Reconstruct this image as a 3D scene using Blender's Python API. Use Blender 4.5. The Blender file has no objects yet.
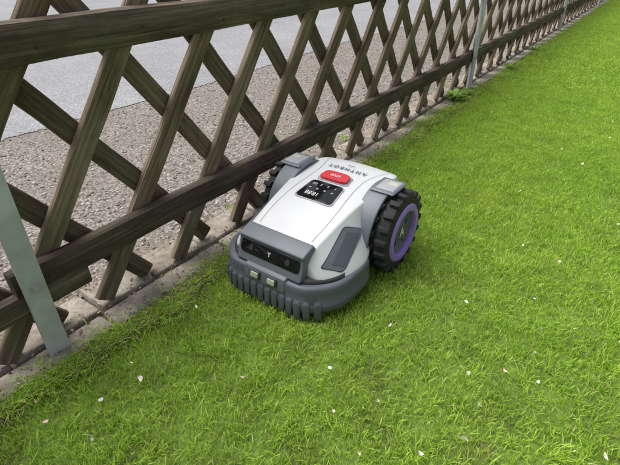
import bpy, bmesh, math, random
import numpy as np
from mathutils import Vector, Matrix
random.seed(7); rng=np.random.default_rng(7)
S=bpy.context.scene
ANG=math.radians(54.4)
DX,DY=math.cos(ANG),math.sin(ANG)
def F(a,o): return (a*DX-o*DY, a*DY+o*DX)

# ---------- node helpers ----------
def mat(name):
    m=bpy.data.materials.new(name); m.use_nodes=True
    nt=m.node_tree; b=nt.nodes['Principled BSDF']
    return m,nt,b
def ramp(nt,fac,stops):
    r=nt.nodes.new('ShaderNodeValToRGB'); e=r.color_ramp.elements
    while len(e)<len(stops): e.new(0.5)
    for i,(p,c) in enumerate(stops):
        e[i].position=p; e[i].color=(*c,1) if len(c)==3 else c
    nt.links.new(fac,r.inputs[0]); return r.outputs[0]
def noise(nt,vec,scale,detail=4,rough=.55):
    n=nt.nodes.new('ShaderNodeTexNoise'); n.inputs['Scale'].default_value=scale
    n.inputs['Detail'].default_value=detail; n.inputs['Roughness'].default_value=rough
    if vec is not None: nt.links.new(vec,n.inputs['Vector'])
    return n.outputs['Fac']
def mix(nt,fac,a,b,mode='MIX'):
    n=nt.nodes.new('ShaderNodeMix'); n.data_type='RGBA'; n.blend_type=mode
    for sock,v in ((n.inputs[0],fac),(n.inputs[6],a),(n.inputs[7],b)):
        if hasattr(v,'is_output'): nt.links.new(v,sock)
        elif isinstance(v,tuple): sock.default_value=(*v,1)
        else: sock.default_value=v
    return n.outputs[2]
def bump(nt,b,h,strength=.5,dist=.01):
    n=nt.nodes.new('ShaderNodeBump'); n.inputs['Strength'].default_value=strength; n.inputs['Distance'].default_value=dist
    nt.links.new(h,n.inputs['Height']); nt.links.new(n.outputs[0],b.inputs['Normal'])
def pos(nt):
    return nt.nodes.new('ShaderNodeNewGeometry').outputs['Position']
def attr(nt,name):
    n=nt.nodes.new('ShaderNodeAttribute'); n.attribute_name=name; return n
def simple(name,c,rough=.5,metal=0,dirt=.12,spec=.5,bs=.05,bscale=900):
    m,nt,b=mat(name); tc=nt.nodes.new('ShaderNodeTexCoord').outputs['Object']
    n=noise(nt,tc,14,5)
    c2=tuple(x*(1-dirt*2) for x in c)
    col=ramp(nt,n,[(.3,c2),(.65,c)])
    nt.links.new(col,b.inputs['Base Color']); b.inputs['Roughness'].default_value=rough
    b.inputs['Metallic'].default_value=metal; b.inputs['Specular IOR Level'].default_value=spec
    if bs>0: bump(nt,b,noise(nt,tc,bscale,2),bs,.001)
    return m

# ---------- mesh helpers ----------
def link(o,parent=None):
    S.collection.objects.link(o)
    if parent: o.parent=parent
    return o
def mobj(name,verts,faces,m=None,parent=None,smooth=False,do_link=True):
    me=bpy.data.meshes.new(name); me.from_pydata([tuple(v) for v in verts],[],[tuple(f) for f in faces]); me.update()
    if m: me.materials.append(m)
    if smooth: me.polygons.foreach_set('use_smooth',[True]*len(me.polygons))
    o=bpy.data.objects.new(name,me)
    if do_link: link(o,parent)
    return o
def fixn(o):
    bm=bmesh.new(); bm.from_mesh(o.data); bmesh.ops.recalc_face_normals(bm,faces=bm.faces); bm.to_mesh(o.data); bm.free()
def bev(o,w,seg=2,ang=35):
    md=o.modifiers.new('b','BEVEL'); md.width=w; md.segments=seg; md.limit_method='ANGLE'; md.angle_limit=math.radians(ang)
    o.data.polygons.foreach_set('use_smooth',[True]*len(o.data.polygons))
    return o
def box(name,c,s,m,parent,b=.003,rot=None):
    x,y,z=[v/2 for v in s]
    vs=[Vector((i*x,j*y,k*z)) for i in(-1,1) for j in(-1,1) for k in(-1,1)]
    if rot is not None: vs=[rot@v for v in vs]
    vs=[v+Vector(c) for v in vs]
    fs=[(0,1,3,2),(4,6,7,5),(0,4,5,1),(2,3,7,6),(0,2,6,4),(1,5,7,3)]
    o=mobj(name,vs,fs,m,parent); fixn(o)
    if b>0: bev(o,b)
    return o
def addattr(me,name,vals):
    a=me.attributes.new(name,'FLOAT','POINT'); a.data.foreach_set('value',np.asarray(vals,dtype=np.float32))
def addvec(me,name,vals):
    a=me.attributes.new(name,'FLOAT_VECTOR','POINT'); a.data.foreach_set('vector',np.asarray(vals,dtype=np.float32).ravel())

# ---------- world / light ----------
w=bpy.data.worlds.new('World'); S.world=w; w.use_nodes=True; nt=w.node_tree
sky=nt.nodes.new('ShaderNodeTexSky'); sky.sky_type='NISHITA'; sky.sun_disc=False
EL=math.radians(60); AZ=math.radians(-70)
sky.sun_elevation=EL; sky.sun_rotation=AZ; sky.dust_density=3; sky.air_density=1.2
hs=nt.nodes.new('ShaderNodeHueSaturation'); hs.inputs['Saturation'].default_value=.4
nt.links.new(sky.outputs[0],hs.inputs['Color']); nt.links.new(hs.outputs[0],nt.nodes['Background'].inputs[0])
nt.nodes['Background'].inputs[1].default_value=.15
sd=Vector((math.sin(AZ)*math.cos(EL),math.cos(AZ)*math.cos(EL),math.sin(EL)))
L=bpy.data.lights.new('sun','SUN'); L.energy=4.8; L.angle=math.radians(60); L.color=(1,.97,.92)
lo=link(bpy.data.objects.new('sun',L)); lo.rotation_euler=sd.to_track_quat('Z','Y').to_euler()

# ---------- camera ----------
c=bpy.data.cameras.new('camera'); c.sensor_width=36; c.lens=460/620*36; c.clip_start=.02; c.clip_end=1500
co=link(bpy.data.objects.new('camera',c)); co.location=(0,0,1.0); co.rotation_euler=(math.radians(90-32.4),0,0)
S.camera=co
S.view_settings.view_transform='Standard'; S.view_settings.look='None'; S.view_settings.exposure=0

# ---------- ground ----------
m,nt,b=mat('soil_turf'); p=pos(nt)
col=ramp(nt,noise(nt,p,9,6),[(.3,(.11,.13,.03)),(.5,(.17,.26,.045)),(.7,(.24,.36,.07))])
nt.links.new(col,b.inputs['Base Color']); b.inputs['Roughness'].default_value=1; bump(nt,b,noise(nt,p,120,5),1,.02)
R=400
g=mobj('ground',[(-R,-R,-.004),(R,-R,-.004),(R,R,-.004),(-R,R,-.004)],[(0,1,2,3)],m)

def strip(name,a0,a1,o0,o1,z,m,nx=1):
    vs=[];fs=[]
    for i in range(nx+1):
        a=a0+(a1-a0)*i/nx
        vs+= [(*F(a,o0),z),(*F(a,o1),z)]
    for i in range(nx): fs.append((2*i,2*i+2,2*i+3,2*i+1))
    return mobj(name,vs,fs,m)
m,nt,b=mat('dirt'); p=pos(nt)
n1=noise(nt,p,30,7,.7)
col=ramp(nt,n1,[(.3,(.05,.035,.022)),(.5,(.12,.09,.06)),(.7,(.2,.165,.12))])
nt.links.new(col,b.inputs['Base Color']); b.inputs['Roughness'].default_value=1; bump(nt,b,n1,1,.02)
strip('dirt_strip',-6,60,1.02,1.42,0.0,m)
# gravel
m,nt,b=mat('gravel_surface'); p=pos(nt)
vo=nt.nodes.new('ShaderNodeTexVoronoi'); vo.inputs['Scale'].default_value=95; nt.links.new(p,vo.inputs['Vector'])
sx=nt.nodes.new('ShaderNodeSeparateColor'); nt.links.new(vo.outputs['Color'],sx.inputs[0])
cc=ramp(nt,sx.outputs[0],[(0,(.12,.105,.095)),(.35,(.20,.18,.165)),(.7,(.28,.255,.235)),(1,(.40,.36,.33))])
edge=ramp(nt,vo.outputs['Distance'],[(.35,(1,1,1)),(.75,(.45,.42,.40))])
col=mix(nt,1.0,cc,edge,'MULTIPLY')
col=mix(nt,ramp(nt,noise(nt,p,2.5,5),[(.4,(0,0,0)),(.7,(.65,.65,.65))]),col,(.16,.135,.11))
nt.links.new(col,b.inputs['Base Color']); b.inputs['Roughness'].default_value=.95
inv=nt.nodes.new('ShaderNodeMath'); inv.operation='SUBTRACT'; inv.inputs[0].default_value=1; nt.links.new(vo.outputs['Distance'],inv.inputs[1])
bump(nt,b,inv.outputs[0],.6,.006)
strip('gravel_bed',-6,60,1.30,3.0,.004,m)
# road
m,nt,b=mat('asphalt'); p=pos(nt)
vo=nt.nodes.new('ShaderNodeTexVoronoi'); vo.inputs['Scale'].default_value=130; nt.links.new(p,vo.inputs['Vector'])
sx=nt.nodes.new('ShaderNodeSeparateColor'); nt.links.new(vo.outputs['Color'],sx.inputs[0])
cc=ramp(nt,sx.outputs[0],[(0,(.17,.17,.18)),(.6,(.26,.26,.275)),(1,(.38,.38,.39))])
cc=mix(nt,.6,cc,ramp(nt,noise(nt,p,1.1,6,.6),[(.3,(.6,.6,.61)),(.7,(1,1,1))]),'MULTIPLY')
nt.links.new(cc,b.inputs['Base Color']); b.inputs['Roughness'].default_value=.9; bump(nt,b,vo.outputs['Distance'],.5,.004)
vs=[];fs=[];nn=1200
for i in range(nn+1):
    a=-8+40*i/nn; o=2.95+.03*math.sin(a*1.7)+rng.normal(0,.006)
    vs+=[(*F(a,o),.008),(*F(a,12),.008)]
for i in range(nn): fs.append((2*i,2*i+2,2*i+3,2*i+1))
mobj('road',vs,fs,m)
mk=simple('kerb_concrete',(.33,.32,.30),.9,bscale=80,bs=.5)
k=box('kerb',(0,0,0),(120,.15,.13),mk,None,.01); k.rotation_euler[2]=ANG; x,y=F(30,12.08); k.location=(x,y,.06)

ico=bmesh.new(); bmesh.ops.create_icosphere(ico,subdivisions=1,radius=1)
iv=np.array([v.co[:] for v in ico.verts]); ifc=np.array([[v.index for v in f.verts] for f in ico.faces]); ico.free()
def stones(name,n,ra,ro,smin,smax,z,m):
    V=[];Fc=[];T=[]
    for i in range(n):
        a=ra[0]+(ra[1]-ra[0])*rng.random()**1.5; o=ro[0]+(ro[1]-ro[0])*rng.random()**1.3
        s=smin+(smax-smin)*rng.random()**2.5
        sc=np.array([s*rng.uniform(.8,1.3),s*rng.uniform(.7,1.1),s*rng.uniform(.4,.7)])
        th=rng.uniform(0,6.28); v=iv*sc*(1+rng.normal(0,.09,(len(iv),1)))
        x=v[:,0]*math.cos(th)-v[:,1]*math.sin(th); y=v[:,0]*math.sin(th)+v[:,1]*math.cos(th)
        px,py=F(a,o); V.append(np.stack([x+px,y+py,v[:,2]+z+s*.1],1)); Fc.append(ifc+i*len(iv)); T+= [rng.random()]*len(iv)
    V=np.concatenate(V);Fc=np.concatenate(Fc)
    o=mobj(name,V.tolist(),Fc.tolist(),m,smooth=True); addattr(o.data,'tint',T); return o
m,nt,b=mat('stone'); t=attr(nt,'tint').outputs['Fac']
col=ramp(nt,t,[(0,(.10,.09,.082)),(.3,(.175,.158,.145)),(.6,(.25,.228,.205)),(.85,(.34,.31,.28)),(1,(.48,.45,.41))])
nt.links.new(col,b.inputs['Base Color']); b.inputs['Roughness'].default_value=.85
bump(nt,b,noise(nt,pos(nt),300,3),.4,.002)
stones('gravel',20000,(-.6,9),(1.28,3.05),.003,.0105,.004,m)

# ---------- concrete edging ----------
m,nt,b=mat('old_concrete'); p=pos(nt)
n1=noise(nt,p,22,8,.7); n2=noise(nt,p,5,5)
col=ramp(nt,n1,[(.25,(.11,.09,.07)),(.42,(.24,.205,.17)),(.58,(.36,.325,.28)),(.8,(.46,.42,.37))])
col=mix(nt,ramp(nt,n2,[(.46,(0,0,0)),(.64,(.8,.8,.8))]),col,(.15,.125,.09))
col=mix(nt,ramp(nt,noise(nt,p,11,6),[(.55,(0,0,0)),(.67,(.6,.6,.6))]),col,(.08,.09,.035))
nt.links.new(col,b.inputs['Base Color']); b.inputs['Roughness'].default_value=.95; bump(nt,b,noise(nt,p,90,6,.7),1,.006)
V=[];Fc=[]
def blk(a0,a1,o0,o1,z0,z1):
    i=len(V); j=lambda:rng.uniform(-.004,.004)
    q=[(a0+j(),o0+j()),(a1+j(),o0+j()),(a1+j(),o1+j()),(a0+j(),o1+j())]
    for a,o in q: V.append((*F(a,o),z0))
    for a,o in q: V.append((*F(a,o),z1+rng.uniform(-.004,.004)))
    Fc.extend([(i,i+1,i+2,i+3)[::-1],(i+4,i+5,i+6,i+7),(i,i+1,i+5,i+4),(i+1,i+2,i+6,i+5),(i+2,i+3,i+7,i+6),(i+3,i,i+4,i+7)])
a=-3
while a<30:
    blk(a,a+.49,1.07,1.155,-.05,.017); a+=.5
a=-3
while a<30:
    l=rng.uniform(.2,.32); blk(a,a+l-.012,1.168,1.30,-.05,.024); a+=l
e=mobj('concrete_edging',V,Fc,m); bev(e,.007,2)

# ---------- wooden fence ----------
fence=link(bpy.data.objects.new('wooden_lattice_fence',None)); fence.rotation_euler[2]=ANG
def woodmat(name,dark,mid,light,green=.35):
    m,nt,b=mat(name); g=attr(nt,'grain').outputs['Vector']
    mp=nt.nodes.new('ShaderNodeMapping'); mp.inputs['Scale'].default_value=(3,85,85); nt.links.new(g,mp.inputs[0])
    mp2=nt.nodes.new('ShaderNodeMapping'); mp2.inputs['Scale'].default_value=(4,14,14); nt.links.new(g,mp2.inputs[0])
    mp3=nt.nodes.new('ShaderNodeMapping'); mp3.inputs['Scale'].default_value=(2,260,260); nt.links.new(g,mp3.inputs[0])
    n1=noise(nt,mp.outputs[0],1,7,.7); n2=noise(nt,mp2.outputs[0],1,6,.65); n4=noise(nt,mp3.outputs[0],1,3,.6)
    col=ramp(nt,n1,[(.32,dark),(.5,mid),(.68,light)])
    col=mix(nt,ramp(nt,n2,[(.46,(0,0,0)),(.66,(.75,.75,.75))]),col,tuple(x*.75 for x in dark))
    col=mix(nt,ramp(nt,n4,[(.30,(.8,.8,.8)),(.42,(0,0,0))]),col,tuple(x*.4 for x in dark))
    n3=noise(nt,pos(nt),7,5)
    col=mix(nt,ramp(nt,n3,[(.50,(0,0,0)),(.7,(green,)*3)]),col,(.09,.088,.05))
    t=attr(nt,'tint').outputs['Fac']
    col=mix(nt,1.0,col,ramp(nt,t,[(0,(.62,.60,.58)),(1,(1.0,1.0,1.0))]),'MULTIPLY')
    nt.links.new(col,b.inputs['Base Color']); b.inputs['Roughness'].default_value=.88; b.inputs['Specular IOR Level'].default_value=.3
    bump(nt,b,n1,1,.005); return m
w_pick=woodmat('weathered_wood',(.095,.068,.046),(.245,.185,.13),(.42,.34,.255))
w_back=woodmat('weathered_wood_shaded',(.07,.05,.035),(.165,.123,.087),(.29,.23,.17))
w_rail=woodmat('dark_rail_wood',(.05,.037,.027),(.135,.102,.075),(.27,.215,.165),.4)
class Acc:
    def __init__(s): s.V=[];s.F=[];s.G=[];s.T=[]
    def bar(s,p0,p1,wd,th,face=-1,seg=6,nl=10,wob=.0012,flat=.5):
        p0=Vector(p0);p1=Vector(p1);d=(p1-p0);L=d.length;d.normalize()
        nrm=Vector((0,face,0)); sd=d.cross(nrm).normalized()
        base=len(s.V); off=rng.uniform(0,50,3); tint=rng.random()
        prof=[(-.5,0)]
        for k in range(seg+1):
            an=math.pi*k/seg; cx=-math.cos(an); sy=math.sin(an)
            cx=math.copysign(abs(cx)**flat,cx) if abs(cx)>1e-6 else 0; prof.append((.5*cx*.99,.55+.45*sy**.8))
        prof.append((.5,0))
        n=len(prof)
        for i in range(nl+1):
            t=i/nl; q=p0+d*L*t; ws=1+rng.normal(0,.015); jx=rng.normal(0,wob)
            for (u,v) in prof:
                P=q+sd*(u*wd*ws+jx)+nrm*(v*th); s.V.append(P[:]); s.G.append((off[0]+t*L,off[1]+u*wd,off[2]+v*th)); s.T.append(tint)
        for i in range(nl):
            for k in range(n):
                a=base+i*n+k; b2=base+i*n+(k+1)%n
                s.F.append((a,b2,b2+n,a+n))
        s.F.append(tuple(base+k for k in range(n))[::-1]); s.F.append(tuple(base+nl*n+k for k in range(n)))
    def make(s,name,m,parent):
        o=mobj(name,s.V,s.F,m,parent); fixn(o); addvec(o.data,'grain',s.G); addattr(o.data,'tint',s.T)
        o.data.polygons.foreach_set('use_smooth',[True]*len(o.data.polygons))
        try: o.data.set_sharp_from_angle(angle=math.radians(32))
        except Exception: pass
        return o
SP=.295; SL=.75
fr=Acc();bk=Acc();nails=[]
for k in range(-12,100):
    a=.525+SP*k+rng.normal(0,.005); z0=.03+rng.uniform(-.008,.01); z1=.905+rng.uniform(-.01,.01)
    fr.bar((a+(z0-.03)*SL,1.188,z0),(a+(z1-.03)*SL+rng.normal(0,.005),1.188,z1),.062,.020)
    for zz in(.25,.81): nails.append((a+(zz-.03)*SL+rng.normal(0,.004),zz+rng.normal(0,.006)))
    a=1.0+SP*k+rng.normal(0,.005)
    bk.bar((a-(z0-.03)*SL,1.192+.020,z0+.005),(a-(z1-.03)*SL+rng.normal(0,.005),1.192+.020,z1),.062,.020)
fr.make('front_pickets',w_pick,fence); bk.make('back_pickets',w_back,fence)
ra=Acc()
def rails(a0,a1,dz,do):
    ra.bar((a0,1.166+do,.25+dz),(a1,1.166+do,.25+dz),.084,.036,nl=24,flat=.6)
    ra.bar((a0,1.166+do,.81+dz),(a1,1.166+do,.81+dz),.092,.040,nl=24,flat=.6)
rails(.30,3.78,0,0)
for q in((3.80,7.1),(7.12,10.5),(10.52,14),(14.02,17.5),(17.52,29)): rails(q[0],q[1],0,0)
ra.bar((-3,1.158,.195),(.49,1.158,.19),.07,.03,nl=16,flat=.6)
ra.bar((-3,1.166,.81),(.28,1.166,.81),.092,.040,nl=16,flat=.6)
ra.make('rails',w_rail,fence)
galv=simple('galvanised_steel',(.50,.51,.53),.65,.08,.14,bs=.1,bscale=120)
rust=simple('rusty_nail',(.06,.04,.03),.7,.3,.1)
bmh=bmesh.new()
for a,z in nails:
    y_=1.166-(.036 if z<.5 else .040)-.0005
    bmesh.ops.create_cone(bmh,cap_ends=True,segments=8,radius1=.0045,radius2=.0040,depth=.003,matrix=Matrix.Translation((a,y_,z))@Matrix.Rotation(math.radians(90),4,'X'))
me=bpy.data.meshes.new('nail_heads'); bmh.to_mesh(me); bmh.free(); me.materials.append(rust); link(bpy.data.objects.new('nail_heads',me),fence)
def post(name,a,o=1.118,h=.93,lean=0):
    wd=.056;t=.006
    prof=[(-wd/2,0),(wd/2,0),(wd/2,.042),(wd/2-t,.042),(wd/2-t,t),(-wd/2+t,t),(-wd/2+t,.014),(-wd/2,.014)]
    V=[];Fc=[];n=len(prof)
    for z in(-.05,h):
        for u,v in prof: V.append((a+u+lean*z,o-.01+v,z))
    for k in range(n): Fc.append((k,(k+1)%n,(k+1)%n+n,k+n))
    Fc.append(tuple(range(n))[::-1]);Fc.append(tuple(range(n,2*n)))
    p=mobj(name,V,Fc,galv,fence);fixn(p);bev(p,.0012,2)
    for z in(.25,.81):
        bmh=bmesh.new(); bmesh.ops.create_cone(bmh,cap_ends=True,segments=6,radius1=.010,radius2=.009,depth=.008,matrix=Matrix.Translation((a,o-.014,z))@Matrix.Rotation(math.radians(90),4,'X'))
        me=bpy.data.meshes.new('bolt'); bmh.to_mesh(me); bmh.free(); me.materials.append(galv); link(bpy.data.objects.new('post_bolt',me),fence)
for i,a in enumerate((-3.0,.338,3.71,7.1,10.5,14,17.5)): post('steel_post',a)

# ---------- grass ----------
def grassmat(name,cols):
    m,nt,b=mat(name); p=pos(nt)
    t=attr(nt,'tint').outputs['Fac']
    col=ramp(nt,t,cols)
    patch=ramp(nt,noise(nt,p,1.7,4,.6),[(.3,(.84,.88,.8)),(.5,(.96,.96,.96)),(.7,(1.0,.95,.9))])
    col=mix(nt,1.0,col,patch,'MULTIPLY')
    patch=ramp(nt,noise(nt,p,9,4,.6),[(.3,(.80,.86,.78)),(.6,(1,1,1))])
    col=mix(nt,1.0,col,patch,'MULTIPLY')
    nt.links.new(col,b.inputs['Base Color']); b.inputs['Roughness'].default_value=.5; b.inputs['Specular IOR Level'].default_value=.4
    tr=nt.nodes.new('ShaderNodeBsdfTranslucent'); nt.links.new(col,tr.inputs[0])
    ms=nt.nodes.new('ShaderNodeMixShader'); ms.inputs[0].default_value=.45
    nt.links.new(b.outputs[0],ms.inputs[1]); nt.links.new(tr.outputs[0],ms.inputs[2])
    nt.links.new(ms.outputs[0],nt.nodes['Material Output'].inputs[0]); return m
gm=grassmat('grass',[(0,(.24,.40,.045)),(.35,(.37,.565,.06)),(.75,(.53,.72,.10)),(.95,(.63,.78,.17)),(1,(.68,.60,.32))])
dm=grassmat('dry_grass',[(0,(.17,.16,.06)),(.4,(.33,.26,.14)),(1,(.48,.40,.25))])
tiles=bpy.data.collections.new('grass_tiles')
def blades(name,P,h,wd,lean,m,tint):
    n=len(P); az=rng.uniform(0,2*np.pi,n); fa=rng.uniform(0,2*np.pi,n)
    d=np.stack([np.cos(az),np.sin(az)],1); s=np.stack([np.cos(fa),np.sin(fa)],1)
    V=np.zeros((n,7,3)); ts=[0,.45,.8,1]; ws=[.8,1,.65,0]; H=np.zeros((n,7))
    k=0
    for t,wf in zip(ts,ws):
        cxy=P+d*(lean*h*t*t)[:,None]; z=h*(t-.35*np.minimum(lean,1.2)*t*t)
        if wf==0: V[:,k,:2]=cxy; V[:,k,2]=z; H[:,k]=t; k+=1
        else:
            for sg in(-1,1):
                V[:,k,:2]=cxy+s*(sg*wd*wf/2)[:,None]; V[:,k,2]=z; H[:,k]=t; k+=1
    base=(np.arange(n)*7)[:,None]
    q=np.concatenate([base+np.array([[0,1,3,2]]),base+np.array([[2,3,5,4]])]).tolist(); tr=(base+np.array([[4,5,6]])).tolist()
    o=mobj(name,V.reshape(-1,3).tolist(),q+tr,m,smooth=True,do_link=False)
    addattr(o.data,'tint',np.repeat(tint,7)); addattr(o.data,'ht',H.ravel()); tiles.objects.link(o); return o
T=.3
def tile(name,size,n,hm,wm):
    nc=int(n/14); cen=rng.uniform(-size/2,size/2,(nc,2)); ch=rng.normal(1,.16,nc); ct=rng.normal(0,.12,nc)
    ci=rng.integers(0,nc,n); P=cen[ci]+rng.normal(0,.011*(size/T),(n,2))
    u=rng.random(n)<.55; P[u]=rng.uniform(-size/2,size/2,(u.sum(),2))+rng.normal(0,.004,(u.sum(),2))
    h=hm*np.clip(ch[ci],.65,1.4)*rng.uniform(.6,1.15,n); wd=wm*rng.uniform(.6,1.3,n); lean=np.abs(rng.normal(.5,.38,n))
    tint=np.clip(rng.normal(.5,.2,n)+ct[ci],0,.94); tint[rng.random(n)<.025]=1
    blades(name,P,h,wd,lean,gm,tint)
for i in range(5): tile('t%02d'%i,T,3400,.022,.0024)
for i in range(5,8): tile('t%02d'%i,.6,5200,.024,.0050)
def tuft(name,n,r,hm,wm,m,l=.8):
    P=rng.normal(0,r,(n,2)); blades(name,P,hm*rng.uniform(.5,1.3,n),wm*rng.uniform(.6,1.3,n),np.abs(rng.normal(l,.4,n)),m,np.clip(rng.normal(.5,.2,n),0,.95))
tuft('t08',60,.016,.030,.0028,gm); tuft('t09',40,.012,.027,.0028,gm); tuft('t10',60,.02,.028,.003,dm,1.3); tuft('t11',30,.015,.020,.003,dm,1.6)
pts=[];idx=[];rot=[];scl=[]
O0=1.045
for i in range(18):
    for j in range(14):
        aa=-1.2+T*(i+.5); oo=O0-T*(j+.5)
        pts.append((*F(aa,oo),-.002)); idx.append(int(rng.integers(0,5))); rot.append(ANG+math.pi/2*int(rng.integers(0,4))); scl.append(rng.uniform(1.0,1.12))
a1=-1.2+18*T; o1=O0-14*T
for i in range(-4,46):
    for j in range(-0,30):
        aa=-1.2+.6*(i+.5); oo=O0-.6*(j+.5)
        if -1.2<aa<a1 and oo>o1: continue
        pts.append((*F(aa,oo),-.002)); idx.append(int(rng.integers(5,8))); rot.append(ANG+math.pi/2*int(rng.integers(0,4))); scl.append(rng.uniform(1.0,1.12))
for _ in range(1700):
    aa=rng.uniform(-1.2,12)if rng.random()<.4 else rng.uniform(-.5,4); oo=O0+abs(rng.normal(0,.022))*1-.012
    oo+=.014*math.sin(aa*7.3)+.010*math.sin(aa*17)
    pts.append((*F(aa,oo),0)); idx.append(int(rng.choice([8,9,10,11],p=[.42,.32,.16,.10]))); rot.append(rng.uniform(0,6.28)); scl.append(rng.uniform(.7,1.2))
for _ in range(90):
    aa=rng.uniform(-.4,7); oo=rng.choice([1.16,1.31])+rng.normal(0,.006)
    pts.append((*F(aa,oo),.005)); idx.append(int(rng.choice([8,9,10,11]))); rot.append(rng.uniform(0,6.28)); scl.append(rng.uniform(.4,.8))
for _ in range(260):
    aa=rng.uniform(-.5,7); oo=rng.uniform(-4,1.0)
    pts.append((*F(aa,oo),0)); idx.append(int(rng.choice([8,9,11],p=[.5,.4,.1]))); rot.append(rng.uniform(0,6.28)); scl.append(rng.uniform(.7,1.0))
lawn=mobj('lawn_grass',pts,[],None)
me=lawn.data
x=me.attributes.new('idx','INT','POINT'); x.data.foreach_set('value',idx)
addattr(me,'rz',rot); addattr(me,'sc',scl)
ng=bpy.data.node_groups.new('scatter','GeometryNodeTree')
ng.interface.new_socket('Geometry',in_out='INPUT',socket_type='NodeSocketGeometry'); ng.interface.new_socket('Geometry',in_out='OUTPUT',socket_type='NodeSocketGeometry')
gi=ng.nodes.new('NodeGroupInput'); go=ng.nodes.new('NodeGroupOutput')
ci=ng.nodes.new('GeometryNodeCollectionInfo'); ci.inputs['Collection'].default_value=tiles; ci.inputs['Separate Children'].default_value=True; ci.inputs['Reset Children'].default_value=True
ip=ng.nodes.new('GeometryNodeInstanceOnPoints'); ip.inputs['Pick Instance'].default_value=True
def na(n,t):
    q=ng.nodes.new('GeometryNodeInputNamedAttribute'); q.data_type=t; q.inputs['Name'].default_value=n; return q.outputs['Attribute']
cb=ng.nodes.new('ShaderNodeCombineXYZ'); ng.links.new(na('rz','FLOAT'),cb.inputs[2])
ng.links.new(gi.outputs[0],ip.inputs['Points']); ng.links.new(ci.outputs[0],ip.inputs['Instance']); ng.links.new(na('idx','INT'),ip.inputs['Instance Index'])
ng.links.new(cb.outputs[0],ip.inputs['Rotation']); ng.links.new(na('sc','FLOAT'),ip.inputs['Scale']); ng.links.new(ip.outputs[0],go.inputs[0])
md=lawn.modifiers.new('scatter','NODES'); md.node_group=ng

# ---------- petals & leaf litter ----------
def flakes(name,spec,m,seg=8,asr=(.5,.9)):
    V=[];Fc=[];T=[]
    for (x,y,z,s) in spec:
        i=len(V); th=rng.uniform(0,6.28); tl=Matrix.Rotation(th,3,'Z')@Matrix.Rotation(rng.normal(0,.6),3,'X')@Matrix.Rotation(rng.normal(0,.35),3,'Y')
        asp=rng.uniform(*asr); cu=rng.uniform(.1,.7); t=rng.random()
        V.append((tl@Vector((0,0,0))+Vector((x,y,z)))[:]);T.append(t)
        for k in range(seg):
            an=k/seg*6.283; r=s*(1+rng.normal(0,.10)); u=r*math.cos(an);v=r*asp*math.sin(an)*(1.15-.35*math.cos(an))
            if k==seg//2: u*=.75
            V.append((tl@Vector((u,v,cu*(u*u)/s+cu*.6*v*v/s))+Vector((x,y,z)))[:]);T.append(t)
        for k in range(seg): Fc.append((i,i+1+k,i+1+(k+1)%seg))
    o=mobj(name,V,Fc,m,smooth=True); addattr(o.data,'tint',T); return o
m,nt,b=mat('petal'); t=attr(nt,'tint').outputs['Fac']
nt.links.new(ramp(nt,t,[(0,(.62,.42,.36)),(.35,(.70,.60,.54)),(1,(.72,.69,.62))]),b.inputs['Base Color']); b.inputs['Roughness'].default_value=.6
sp=[]
for _ in range(900):
    aa=rng.uniform(-.6,9); oo=rng.uniform(-4.5,1.1)
    x,y=F(aa,oo); sp.append((x,y,rng.uniform(.017,.024),rng.uniform(.003,.0074)))
def gp(px,py,z=.03):
    u=(px-310)/460; v=(py-232.5)/460; th=math.radians(32.4); t=(1-z)/(math.sin(th)+v*math.cos(th)); return (u*t,(math.cos(th)-v*math.sin(th))*t)
for px,py,s in [(140,377,.009),(466,436,.011),(505,369,.008),(535,352,.009),(243,376,.007),(480,403,.008),(420,452,.008),(100,398,.007),(606,455,.009),(467,300,.008),(196,305,.007),(153,320,.007),(330,366,.006),(45,420,.007),(455,210,.007),(520,190,.008),(560,260,.007)]:
    x,y=gp(px,py); sp.append((x,y,.024,s))
flakes('fallen_petals',sp,m,9,(.35,.7))
m,nt,b=mat('dead_leaf'); t=attr(nt,'tint').outputs['Fac']
nt.links.new(ramp(nt,t,[(0,(.06,.038,.022)),(.5,(.18,.12,.065)),(1,(.36,.27,.16))]),b.inputs['Base Color']); b.inputs['Roughness'].default_value=.9
sp=[]
for _ in range(3600):
    aa=rng.uniform(-.6,4) if rng.random()<.7 else rng.uniform(0,10); oo=rng.choice([1.06,1.165,1.31],p=[.42,.28,.3])+rng.normal(0,.030)
    x,y=F(aa,oo); z=.026 if oo>1.165 else .019
    sp.append((x,y,z+rng.uniform(0,.006),rng.uniform(.002,.0062)))
flakes('leaf_litter',sp,m,6)
m=grassmat('weed_leaf',[(0,(.20,.36,.06)),(1,(.42,.60,.12))])
def weed(a,o,n,r):
    V=[];Fc=[];T=[]
    for i in range(n):
        az=rng.uniform(0,6.28); L=r*rng.uniform(.5,1.2); up=rng.uniform(.3,1.3); wd=L*rng.uniform(.22,.4); i0=len(V)
        d=Vector((math.cos(az),math.sin(az),0)); s=Vector((-d.y,d.x,0))
        for t,wf in((0,.1),(.35,.8),(.65,1),(.9,.5),(1,.02)):
            c_=d*L*t+Vector((0,0,L*up*(t-.55*t*t)+.01))
            for sg in(-1,1): V.append((c_+s*sg*wd*wf/2+Vector((0,0,.15*wd*wf)))[:]); T.append(t)
        for k in range(4): q=i0+2*k; Fc.append((q,q+1,q+3,q+2))
    ob=mobj('weed_plant',V,Fc,m,smooth=True); addattr(ob.data,'tint',[random.random() for _ in T]); addattr(ob.data,'ht',T); x,y=F(a,o); ob.location=(x,y,.01)
weed(3.35,1.10,60,.085); weed(3.52,1.08,30,.055); weed(2.2,1.33,14,.04); weed(4.6,1.06,30,.06); weed(5.6,1.08,26,.06); weed(1.72,1.33,10,.03)

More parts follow.
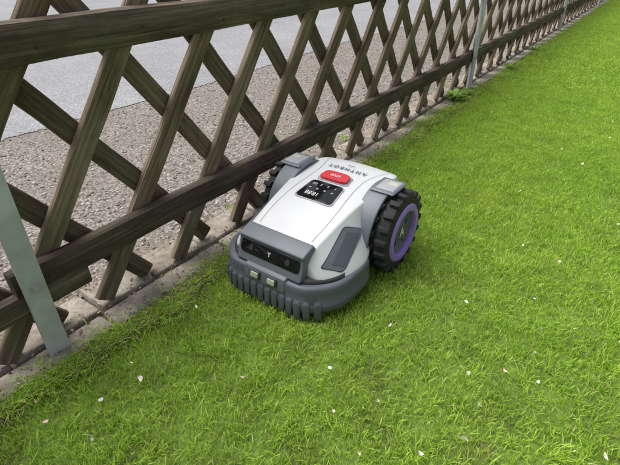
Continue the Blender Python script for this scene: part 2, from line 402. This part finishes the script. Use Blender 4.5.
# ---------- robotic mower ----------
mower=link(bpy.data.objects.new('robotic_lawn_mower',None)); x,y=F(.84,.782); mower.location=(x,y,.002); mower.rotation_euler[2]=ANG; mower.scale=(1,.93,1)
white=simple('white_plastic',(.56,.57,.585),.36,0,.025,bs=.02)
dgrey=simple('dark_grey_plastic',(.085,.097,.117),.5,0,.06,bs=.12,bscale=700)
mgrey=simple('mid_grey_plastic',(.12,.135,.158),.45,0,.05,bs=.1,bscale=700)
lgrey=simple('light_grey_plastic',(.30,.31,.33),.45,0,.04)
groove=simple('groove_grey',(.20,.205,.215),.6,0,.0,bs=0)
black=simple('black_glass',(.008,.008,.01),.08,0,.0,bs=0)
seam=simple('seam_black',(.03,.03,.035),.6,0,0,bs=0)
rub=simple('tyre_rubber',(.016,.016,.018),.75,0,.15,bs=.3,bscale=200)
purple=simple('purple_plastic',(.29,.16,.60),.35,0,.03)
red=simple('red_plastic',(.50,.03,.035),.35,0,.03)
yel=simple('lamp_lens',(.42,.43,.34),.2,0,.02)
wtext=simple('white_print',(.60,.60,.60),.5,0,0,bs=0)
gtext=simple('grey_print',(.10,.11,.13),.5,0,0,bs=0)

SEC=np.array([ # a, wt, zt, wb, zb
 (.062,.128,.186,.180,.128),
 (.085,.136,.203,.208,.122),
 (.13,.143,.222,.236,.116),
 (.20,.150,.243,.250,.114),
 (.27,.155,.261,.248,.118),
 (.33,.162,.273,.208,.150),
 (.42,.174,.283,.190,.180),
 (.52,.176,.286,.186,.180),
 (.59,.165,.276,.175,.170),
 (.635,.135,.245,.145,.160)])
CR=.010
def sec(a): return [np.interp(a,SEC[:,0],SEC[:,k]) for k in range(1,5)]
def topz(a,b):
    wt,zt,wb,zb=sec(a); return zt+CR*(1-min(1,abs(b)/wt)**2)
def loft(name,m,sections,parent,sub=2):
    V=[];Fc=[];n=len(sections[0])
    for s in sections: V+=s
    for i in range(len(sections)-1):
        for k in range(n):
            Fc.append((i*n+k,i*n+(k+1)%n,(i+1)*n+(k+1)%n,(i+1)*n+k))
    Fc.append(tuple(range(n))); Fc.append(tuple(range((len(sections)-1)*n,len(sections)*n)))
    o=mobj(name,V,Fc,m,parent,smooth=True); fixn(o)
    if sub: md=o.modifiers.new('s','SUBSURF'); md.levels=sub; md.render_levels=sub
    return o
secs=[]
for r in SEC:
    a,wt,zt,wb,zb=r
    half=[(wb-.012,zb-.004),(wb,zb+.002),(wb-.002,zb+.010),(wb*.5+wt*.5+.003,(zb+zt)/2+.002),(wt+.005,zt-.008),(wt+.001,zt-.001),(wt-.006,zt+.002),(wt*.5,zt+CR*.75)]
    sct=[(a,-b_,z_) for b_,z_ in half]+[(a,0,zt+CR)]+[(a,b_,z_) for b_,z_ in half[::-1]]
    secs.append(sct)
s0=[(secs[0][0][0]-.004,y_*.93,(z_-.15)*.85+.15) for _,y_,z_ in secs[0]]
s1=[(.65,y_*.8,(z_-.18)*.7+.175) for _,y_,z_ in secs[-1]]
loft('white_shell',white,[s0]+secs+[s1],mower)
def chaikin(P,n=2):
    for _ in range(n):
        Q=[]
        for i in range(len(P)):
            a=np.array(P[i]);b=np.array(P[(i+1)%len(P)]); Q+= [tuple(a*.75+b*.25),tuple(a*.25+b*.75)]
        P=Q
    return P
half=[(0,.06),(0,.145),(.022,.19),(.07,.238),(.12,.258),(.25,.262),(.283,.24),(.296,.175),(.42,.165),(.58,.165),(.635,.14),(.65,.06)]
out=chaikin(half+[(a,-b) for a,b in half[::-1]],2)
def ring(z,s,da=0): return [(.30+(a-.30)*s+da,b*s,z) for a,b in out]
loft('lower_body',dgrey,[ring(.024,.95),ring(.027,.975),ring(.036,.994),ring(.052,1.0),ring(.060,.998),ring(.062,.990),ring(.100,.984),ring(.114,.978),ring(.1205,.968),ring(.123,.94)],mower,0)
o=bpy.data.objects['lower_body']
try: o.data.set_sharp_from_angle(angle=math.radians(50))
except Exception: pass
loft('seam_band',seam,[ring(.120,.92),ring(.134,.89)],mower,0)
oa=sorted([(b,a) for a,b in out if a<.12]); ob=np.array([q[0] for q in oa]); oav=np.array([q[1] for q in oa])
for i,bb in enumerate(np.linspace(-.20,.20,14)):
    a=float(np.interp(bb,ob,oav)); a2=float(np.interp(bb+.01,ob,oav)); a3=float(np.interp(bb-.01,ob,oav))
    sl=math.atan2(a2-a3,.02); rot_=Matrix.Rotation(-sl,3,'Z')
    V=[];wd=.0115
    for z,f,bk_ in((.002,.7,-.001),(.022,1,-.006),(.066,1,-.003),(.078,.6,.006)):
        for u,v in((-wd*f,.02),(wd*f,.02),(wd*f,bk_),(-wd*f,bk_)):
            q=rot_@Vector((v,u,0)); V.append((a+q.x,bb+q.y,z))
    Fc=[]
    for k in range(3):
        for q in range(4): Fc.append((4*k+q,4*k+(q+1)%4,4*k+4+(q+1)%4,4*k+4+q))
    Fc+=[(0,1,2,3),(12,13,14,15)]
    t_=mobj('bumper_rib',V,Fc,dgrey,mower); fixn(t_); bev(t_,.0025,2,25)
def prism(name,poly,b0,b1,m,bv=.005,taper=1.0):
    n=len(poly); V=[(a,b0,z) for a,z in poly]+[(a,b1,z) for a,z in poly]
    Fc=[(k,(k+1)%n,(k+1)%n+n,k+n) for k in range(n)]+[tuple(range(n)),tuple(range(n,2*n))]
    o=mobj(name,V,Fc,m,mower); fixn(o)
    if bv: bev(o,bv,3,25)
    return o
prism('front_bumper_centre',[(-.002,.082),(.006,.128),(.06,.142),(.06,.085)],-.088,.088,mgrey,.005)
for s in(-1,1):
    prism('sensor_recess',[(-.0060,.094),(-.0015,.122),(.02,.122),(.02,.094)],s*.036-.022,s*.036+.022,seam,.003)
    prism('sensor_window',[(-.0080,.099),(-.0045,.118),(.01,.118),(.01,.099)],s*.036-.016,s*.036+.016,yel,.002)
nose=[(.018,.128),(.030,.150),(.044,.198),(.038,.207),(.050,.214),(.096,.2275),(.112,.20),(.11,.13)]
prism('nose_housing',nose,-.138,.138,mgrey,.006)
def facepatch(name,p0,p1,b0,b1,off,m,rnd=.012,th=.002):
    p0=np.array(p0);p1=np.array(p1); L=np.linalg.norm(p1-p0); d=(p1-p0)/L; nrm=np.array([-d[1],d[0]])
    pts=[];W=b1-b0
    for cx,cy,st in((W-rnd,L-rnd,0),(rnd,L-rnd,90),(rnd,rnd,180),(W-rnd,rnd,270)):
        for k in range(6):
            an=math.radians(st+k*18); pts.append((cx+rnd*math.cos(an),cy+rnd*math.sin(an)))
    V=[];n=len(pts)
    for o_ in(off-.01,off):
        for u,v in pts:
            q=p0+d*v+nrm*o_; V.append((q[0],b0+u,q[1]))
    Fc=[(k,(k+1)%n,(k+1)%n+n,k+n) for k in range(n)]+[tuple(range(n)),tuple(range(n,2*n))]
    o=mobj(name,V,Fc,m,mower); fixn(o); bev(o,.0012,2,40); return o
facepatch('camera_window',(.0300,.1515),(.0425,.1970),-.126,.126,.0018,black,.014)
for s in(-1,1):
    bmh=bmesh.new(); bmesh.ops.create_cone(bmh,cap_ends=True,segments=32,radius1=.011,radius2=.010,depth=.006,matrix=Matrix.Translation((.0345,s*.078,.1755))@Matrix.Rotation(math.radians(-75),4,'Y'))
    me=bpy.data.meshes.new('camera_lens'); bmh.to_mesh(me); bmh.free(); me.materials.append(seam); link(bpy.data.objects.new('camera_lens',me),mower)
def text(name,s,size,loc,xdir,ydir,m,ext=.0004,bold=0):
    cu=bpy.data.curves.new(name,'FONT'); cu.body=s; cu.size=size; cu.align_x='CENTER'; cu.align_y='CENTER'; cu.extrude=ext; cu.offset=bold
    o=bpy.data.objects.new(name,cu); cu.materials.append(m); link(o,mower)
    X=Vector(xdir).normalized();Y=Vector(ydir).normalized();Z=X.cross(Y)
    M=Matrix((X,Y,Z)).transposed().to_4x4(); M.translation=Vector(loc); o.matrix_local=M; return o
text('window_logo','Y',.022,(.0335,0,.1755),(0,-1,0),(.012,0,.044),wtext,.0003,.0006)
def toppatch(name,corners,off,m,th=.003,r=.18):
    V=[];Fc=[];c0,c1,c2,c3=[np.array(q) for q in corners]
    def P(u,v): return (c0*(1-u)+c1*u)*(1-v)+(c3*(1-u)+c2*u)*v
    loop=[]
    for cx,cy,st in((1-r,1-r,0),(r,1-r,90),(r,r,180),(1-r,r,270)):
        for k in range(6):
            an=math.radians(st+k*18); loop.append((cx+r*math.cos(an),cy+r*math.sin(an)))
    rings=8
    for i in range(rings,0,-1):
        s=i/rings
        for u,v in loop:
            q=P(.5+(u-.5)*s,.5+(v-.5)*s); V.append((q[0],q[1],topz(q[0],q[1])+off))
    n=len(loop)
    for i in range(rings-1):
        for k in range(n): Fc.append((i*n+k,i*n+(k+1)%n,(i+1)*n+(k+1)%n,(i+1)*n+k))
    Fc.append(tuple((rings-1)*n+k for k in range(n)))
    j=len(V)
    for k in range(n): V.append((V[k][0],V[k][1],V[k][2]-th-.004))
    for k in range(n): Fc.append((k,(k+1)%n,j+(k+1)%n,j+k))
    o=mobj(name,V,Fc,m,mower,smooth=True); fixn(o)
    try:o.data.set_sharp_from_angle(angle=math.radians(50))
    except Exception: pass
    return o
toppatch('control_panel_frame',[(.258,-.084),(.258,.084),(.369,.072),(.369,-.072)],.0018,lgrey,r=.14)
toppatch('control_panel',[(.263,-.078),(.263,.078),(.364,.067),(.364,-.067)],.0030,black,r=.12)
toppatch('stop_button_surround',[(.376,-.068),(.376,.068),(.440,.060),(.440,-.060)],.0020,lgrey)
toppatch('stop_button',[(.380,-.060),(.380,.060),(.434,.053),(.434,-.053)],.0105,red,.006,r=.25)
# hood panel gap lines
for s in(-1,1):
    V=[];Fc=[];pa=[(.115,.112),(.16,.116),(.21,.118),(.26,.116),(.32,.110),(.38,.104),(.44,.102),(.49,.112),(.54,.128),(.58,.134)]
    aa=np.linspace(.115,.58,40); bbv=np.interp(aa,[q[0] for q in pa],[q[1] for q in pa])
    for a,b_ in zip(aa,bbv):
        z=topz(a,b_)+.0007; V+=[(a,s*(b_-.0008),z),(a,s*(b_+.0008),z)]
    for k in range(39): Fc.append((2*k,2*k+1,2*k+3,2*k+2))
    mobj('hood_gap',V,Fc,groove,mower)
def ttext(name,s,size,a,b,off,m,bold=0):
    z=topz(a,b)+off; sl=(topz(a+.01,b)-topz(a-.01,b))/.02
    return text(name,s,size,(a,b,z),(0,1,0),(-1,0,-sl),m,.0003,bold)
ttext('panel_digits','18:88',.026,.289,.02,.0036,wtext)
for k,s in enumerate(('1','2','3','OK')): ttext('panel_key',s,.015,.342,-.045+.030*k,.0036,wtext)
for k in range(4): ttext('panel_mark','=',.018,.317,-.048+.032*k,.0036,wtext)
ttext('stop_label','STOP',.018,.407,0,.0113,wtext,.0003)
ttext('shell_lettering','A N T H B O T',.026,.487,0,.0016,gtext,.0006)
ttext('shell_small_lettering','robotics',.010,.516,0,.0016,gtext)
def sidepatch(name,s,corners,off,m,r=.16):
    c0,c1,c2,c3=[np.array(q) for q in corners]
    def P(u,v):
        q=(c0*(1-u)+c1*u)*(1-v)+(c3*(1-u)+c2*u)*v; a,t=q; wt,zt,wb,zb=sec(a)
        b_=wt+(wb-wt)*t; z=zt+(zb-zt)*t; bl=.004*4*t*(1-t)
        nb,nz=(zt-zb),(wb-wt); L_=math.hypot(nb,nz); return (a,s*(b_+nb/L_*(off+bl)),z+nz/L_*(off+bl))
    loop=[]
    for cx,cy,st in((1-r,1-r,0),(r,1-r,90),(r,r,180),(1-r,r,270)):
        for k in range(6):
            an=math.radians(st+k*18); loop.append((cx+r*math.cos(an),cy+r*math.sin(an)))
    V=[];Fc=[];n=len(loop);R_=5
    for i in range(R_,0,-1):
        for u,v in loop: V.append(P(.5+(u-.5)*i/R_,.5+(v-.5)*i/R_))
    for i in range(R_-1):
        for k in range(n): Fc.append((i*n+k,i*n+(k+1)%n,(i+1)*n+(k+1)%n,(i+1)*n+k))
    Fc.append(tuple((R_-1)*n+k for k in range(n)))
    j=len(V)
    for k in range(n): V.append((V[k][0],V[k][1]-s*.008,V[k][2]-.004))
    for k in range(n): Fc.append((k,(k+1)%n,j+(k+1)%n,j+k))
    o=mobj(name,V,Fc,m,mower,smooth=True); fixn(o)
    try:o.data.set_sharp_from_angle(angle=math.radians(50))
    except Exception: pass
for s in(-1,1):
    sidepatch('side_panel_frame',s,[(.078,.48),(.222,.08),(.292,.42),(.135,.84)],.0015,seam,.14)
    sidepatch('side_panel',s,[(.081,.49),(.222,.10),(.289,.42),(.136,.82)],.0024,mgrey,.14)
    sidepatch('side_panel_inset',s,[(.112,.53),(.219,.20),(.268,.43),(.148,.74)],.0034,dgrey,.14)
def revolve(name,prof,cen,m,seg=64,parent=None,flip=1):
    V=[];Fc=[];n=len(prof)
    for i in range(seg):
        an=2*math.pi*i/seg
        for r,y in prof: V.append((cen[0]+r*math.cos(an),cen[1]+y*flip,cen[2]+r*math.sin(an)))
    for i in range(seg):
        for k in range(n-1):
            j=(i+1)%seg; Fc.append((i*n+k,i*n+k+1,j*n+k+1,j*n+k))
    o=mobj(name,V,Fc,m,parent,smooth=True); fixn(o)
    try:o.data.set_sharp_from_angle(angle=math.radians(42))
    except Exception: pass
    return o
WR=.137; WC=.145; WA=.44
for s in(-1,1):
    yc=s*.240; cen=(WA,yc,WC)
    revolve('tyre',[(.05,-.045),(.105,-.046),(.122,-.045),(.133,-.038),(WR,-.02),(WR,.02),(.133,.038),(.122,.044),(.107,.045),(.100,.038)],cen,rub,72,mower,s)
    revolve('wheel_ring',[(.103,.036),(.106,.045),(.101,.050),(.083,.050),(.079,.044),(.078,.034)],cen,purple,72,mower,s)
    revolve('wheel_hub',[(.081,.034),(.074,.036),(.062,.028),(.040,.026),(.036,.031),(.030,.033),(.0001,.034)],cen,dgrey,48,mower,s)
    V=[];Fc=[]
    nb=19
    for i in range(nb):
        for row in(-1,1):
            an=2*math.pi*(i+(.5 if row>0 else 0))/nb
            Rm=Matrix.Rotation(-an,3,'Y')
            pts_=[]
            for rr,sc_ in((.128,1.0),(.151,.8)):
                for u,v in((-.013,.003),(.013,.009),(.010,.044),(-.010,.044)):
                    pts_.append(Rm@Vector((rr if v<.03 else rr-.004,row*v,u*sc_)))
            i0=len(V)
            for q in pts_: V.append((q.x+cen[0],q.y+cen[1],q.z+cen[2]))
            Fc+=[(i0,i0+1,i0+2,i0+3),(i0+4,i0+5,i0+6,i0+7)]+[(i0+k,i0+(k+1)%4,i0+4+(k+1)%4,i0+4+k) for k in range(4)]
    t_=mobj('tyre_lugs',V,Fc,rub,mower); fixn(t_); bev(t_,.0018,2)
    for k in range(5):
        an=2*math.pi*k/5+.3
        Rm=Matrix.Rotation(-an,3,'Y'); c_=Rm@Vector((.056,0,0))
        box('hub_spoke',(cen[0]+c_.x,cen[1]+s*.030,cen[2]+c_.z),(.040,.006,.012),dgrey,mower,.003,Rm)
    if s<0: text('hub_logo','A',.045,(cen[0],cen[1]-.0365,cen[2]),(1,0,0),(0,0,1),wtext,.0006,.0012)
    V=[];Fc=[];ang=np.radians(np.linspace(62,176,24)); r0,r1=.156,.167
    b0,b1=s*.150,s*.228
    for t in ang:
        for r,b_ in((r0,b0),(r1,b0),(r1,b1),(r0,b1)):
            V.append((WA+r*math.cos(t),b_,WC-.008+r*math.sin(t)))
    for i in range(len(ang)-1):
        for k in range(4): Fc.append((4*i+k,4*i+(k+1)%4,4*i+4+(k+1)%4,4*i+4+k))
    Fc+=[(0,1,2,3),tuple(4*(len(ang)-1)+k for k in range(4))]
    o=mobj('wheel_guard',V,Fc,mgrey,mower); fixn(o); bev(o,.004,3,30)
    box('guard_top_plate',(WA+.0,s*.204,.302),(.105,.095,.010),mgrey,mower,.006)
    box('guard_top_inlay',(WA+.0,s*.208,.3065),(.075,.070,.006),lgrey,mower,.003)
    box('guard_label',(WA+.01,s*.218,.3098),(.025,.035,.001),yel,mower,0)
    box('motor_housing',(WA,s*.175,WC),(.10,.05,.10),dgrey,mower,.015)
box('rear_housing',(.60,0,.15),(.09,.26,.12),dgrey,mower,.02)
